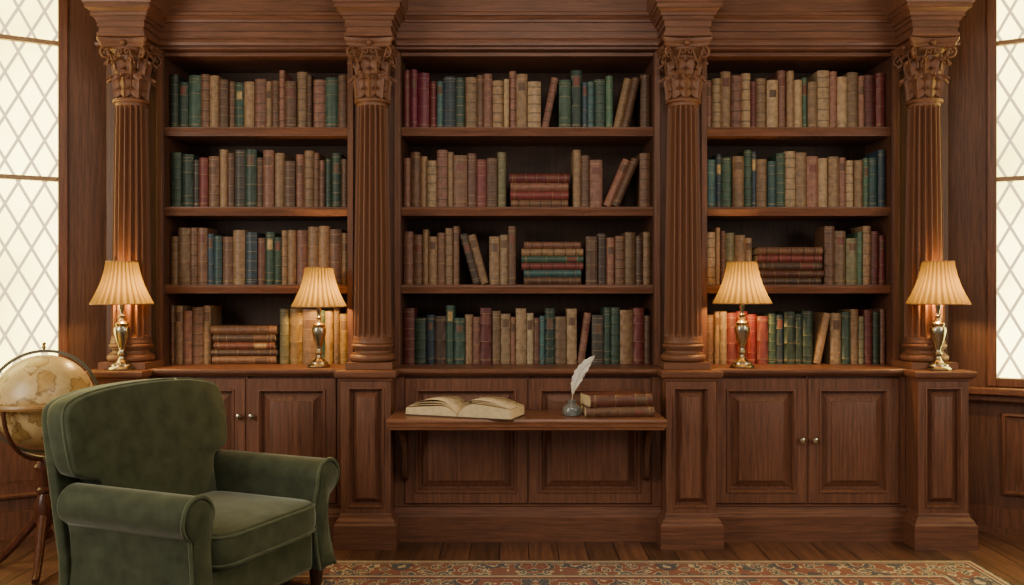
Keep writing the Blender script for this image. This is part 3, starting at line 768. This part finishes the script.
# arms: scrolled roll on top, front sweeping in to a slight waist and out again to the foot
FK = [(.085, -.370), (.14, -.358), (.20, -.349), (.27, -.342), (.33, -.338), (.38, -.343), (.42, -.352), (.47, -.360), (.54, -.358), (.6, -.358)]
def yfront(z):
    for (a, ya), (b, yb) in zip(FK, FK[1:]):
        if z <= b: return ya+(yb-ya)*max(0, (z-a)/(b-a))
    return FK[-1][1]
for sg in (-1, 1):
    prof = [(.310, z) for z in (.085, .12, .16, .20, .24, .28, .32, .36)]+[(.312, .40)]
    for i in range(22):
        a = rad(200-(255)*i/21); prof.append((.384+.073*math.cos(a), .460+.073*math.sin(a)))
    prof += [(.408, .386), (.400, .345), (.397, .30), (.397, .26), (.401, .21), (.405, .17), (.410, .13), (.418, .085)]
    arm = M()
    cxp, czp = .362, .32
    loops = [[(sg*x, yfront(z) if q == 0 else y, z) for x, z in prof] for q, y in enumerate((0, -.25, -.15, .05, .225))]
    arm.skin(loops)
    ao = arm.build('arm', VELVET, ch, bevel=.006, ang=45)
    fp = M().skin([[(sg*(cxp+(x-cxp)*k), yfront(z)+y, czp+(z-czp)*(1-(1-k)*.5)) for x, z in prof] for y, k in ((.001, .90), (-.010, .86), (-.013, .78))])
    fp.build('arm_front', VELVET, ao, ang=60)
    M().tube([(sg*x, yfront(z)-.003, z) for x, z in prof], .0075, 6).build('piping', PIPING, ao)
# back
def mirror(P): return P+[(-x, z) for x, z in P[::-1]]
def smooth_poly(P, it=3):
    for _ in range(it):
        Q = []
        for i in range(len(P)):
            a, b = P[i], P[(i+1) % len(P)]
            Q += [(.75*a[0]+.25*b[0], .75*a[1]+.25*b[1]), (.25*a[0]+.75*b[0], .25*a[1]+.75*b[1])]
        P = Q
    return P
inner = smooth_poly(mirror([(.10, .872), (.27, .860), (.388, .832), (.421, .790), (.424, .70), (.416, .575), (.37, .548), (.300, .53), (.296, .40), (.29, .28)]), 3)
lean = lambda y, z: y+max(0, z-.25)*.19
lb = puff(inner, (0, .58), .056, .036, .010)
M().skin([[(x, lean(.175-h, z), z) for x, z in pts] for pts, h in lb]).build('backrest', VELVET, ch, ang=80)
k0 = 1-.036*(1-math.sqrt(1-.6**2))
M().tube([(x*k0, lean(.175-.034, z), .58+(z-.58)*k0) for x, z in inner if z > .56], .0055, 6).build('piping', PIPING, ch)
outer = smooth_poly(mirror([(.10, .867), (.26, .855), (.379, .827), (.413, .785), (.416, .68), (.42, .4), (.42, .2), (.42, .085)]), 3)
ob_ = puff(outer, (0, .5), .024, .03, .003)
M().skin([[(x, lean(.242-h, z), z) for x, z in pts] for pts, h in ob_]).build('back_frame', VELVET, ch, ang=80)
for x, y in ((-.37, -.31), (.37, -.31), (-.36, .22), (.36, .22)):
    M().lathe([(.018, 0), (.022, .004), (.028, .05), (.034, .086), (.034, .09)], 16, (x, y, 0)).build('foot', WDARK, ch)

# ------------------------------------------------------------------ globe
GY = -.46; GX = PX(44, GY)
GZ = PZ(401, GY); GR = .208
g = empty('globe', (GX, GY, 0), 'antique tan globe on a turned wooden tripod stand behind the armchair', 'globe')
bl = M().sphere(GR, (0, 0, 0), 64, 32).build('ball', GLOBEM, g); bl.location = (0, 0, GZ); bl.rotation_euler = (rad(12), rad(23), 1.0)
mr = M()
L0 = []
for i in range(73):
    a = 2*PI*i/72
    L0.append([(rr*math.cos(a), yy, rr*math.sin(a)) for rr, yy in ((.218, -.007), (.232, -.007), (.232, .007), (.218, .007))])
mo = mr.skin(L0, False, False).build('meridian_ring', BRASS, g); mo.location = (0, 0, GZ); mo.rotation_euler = (0, 0, rad(35))
hr = []
for i in range(73):
    a = 2*PI*i/72
    hr.append([(rr*math.cos(a), rr*math.sin(a), GZ+zz) for rr, zz in ((.236, -.014), (.260, -.014), (.264, -.004), (.260, .006), (.236, .006))])
M().skin(hr, False, False).build('horizon_ring', WRING, g)
for k in range(2):
    a0 = rad(80+90*k); P = []
    for i in range(25):
        t = PI*i/24; P.append((math.cos(a0)*.25*math.cos(t), math.sin(a0)*.25*math.cos(t), GZ-.012-.25*math.sin(t)*.98))
    M().tube(P, .009, 8).build('cradle_arm', WSTAND, g)
zt = GZ-.262
M().lathe([(.034, .14), (.040, .15), (.036, .17), (.024, .18), (.032, .2), (.042, .25), (.040, .3), (.022, .34), (.030, .35), (.030, .36), (.020, .37), (.024, zt-.06), (.040, zt-.04), (.042, zt-.03), (.026, zt-.01), (.018, zt+.012)], 24).build('stand_post', WSTAND, g)
for k in range(3):
    a = rad(-70+120*k); P = []; R = []
    for i in range(15):
        t = i/14; rr = .015+.235*t; z = .235*(1-t)**1.5*(1)+.018+.02*math.sin(PI*t)
        P.append((math.cos(a)*rr, math.sin(a)*rr, z)); R.append(.022-.006*t)
    M().tube(P, R, 10).build('leg', WSTAND, g)
M().lathe([(.004, GZ+.232), (.012, GZ+.240), (.006, GZ+.25), (.010, GZ+.258), (.001, GZ+.266)], 12).build('finial', BRASS, g)

# ------------------------------------------------------------------ lights, world, camera
w = bpy.data.worlds.new('World'); scene.world = w; w.use_nodes = True
bg = w.node_tree.nodes['Background']; bg.inputs[0].default_value = (1, .92, .82, 1); bg.inputs[1].default_value = .34
area((.2, -2.4, 2.95), (0, .2, .9), 1.2, 40, (1, .91, .78))
area((-3.2, -2.6, 1.9), (.3, 0, 1.0), 1.3, 60, (1, .93, .78))
area((3.2, -2.6, 1.9), (-.3, 0, 1.0), 1.3, 34, (1, .93, .78))
cam = bpy.data.cameras.new('camera'); co = bpy.data.objects.new('camera', cam); COL.objects.link(co)
cam.sensor_width = 36; cam.lens = 36*F/1024; co.location = (CX, -CD, CZ); co.rotation_euler = (PI/2, 0, 0)
scene.camera = co
for k, v in LABELS.items():
    if v > 1: print('DUPLICATE LABEL', v, k)
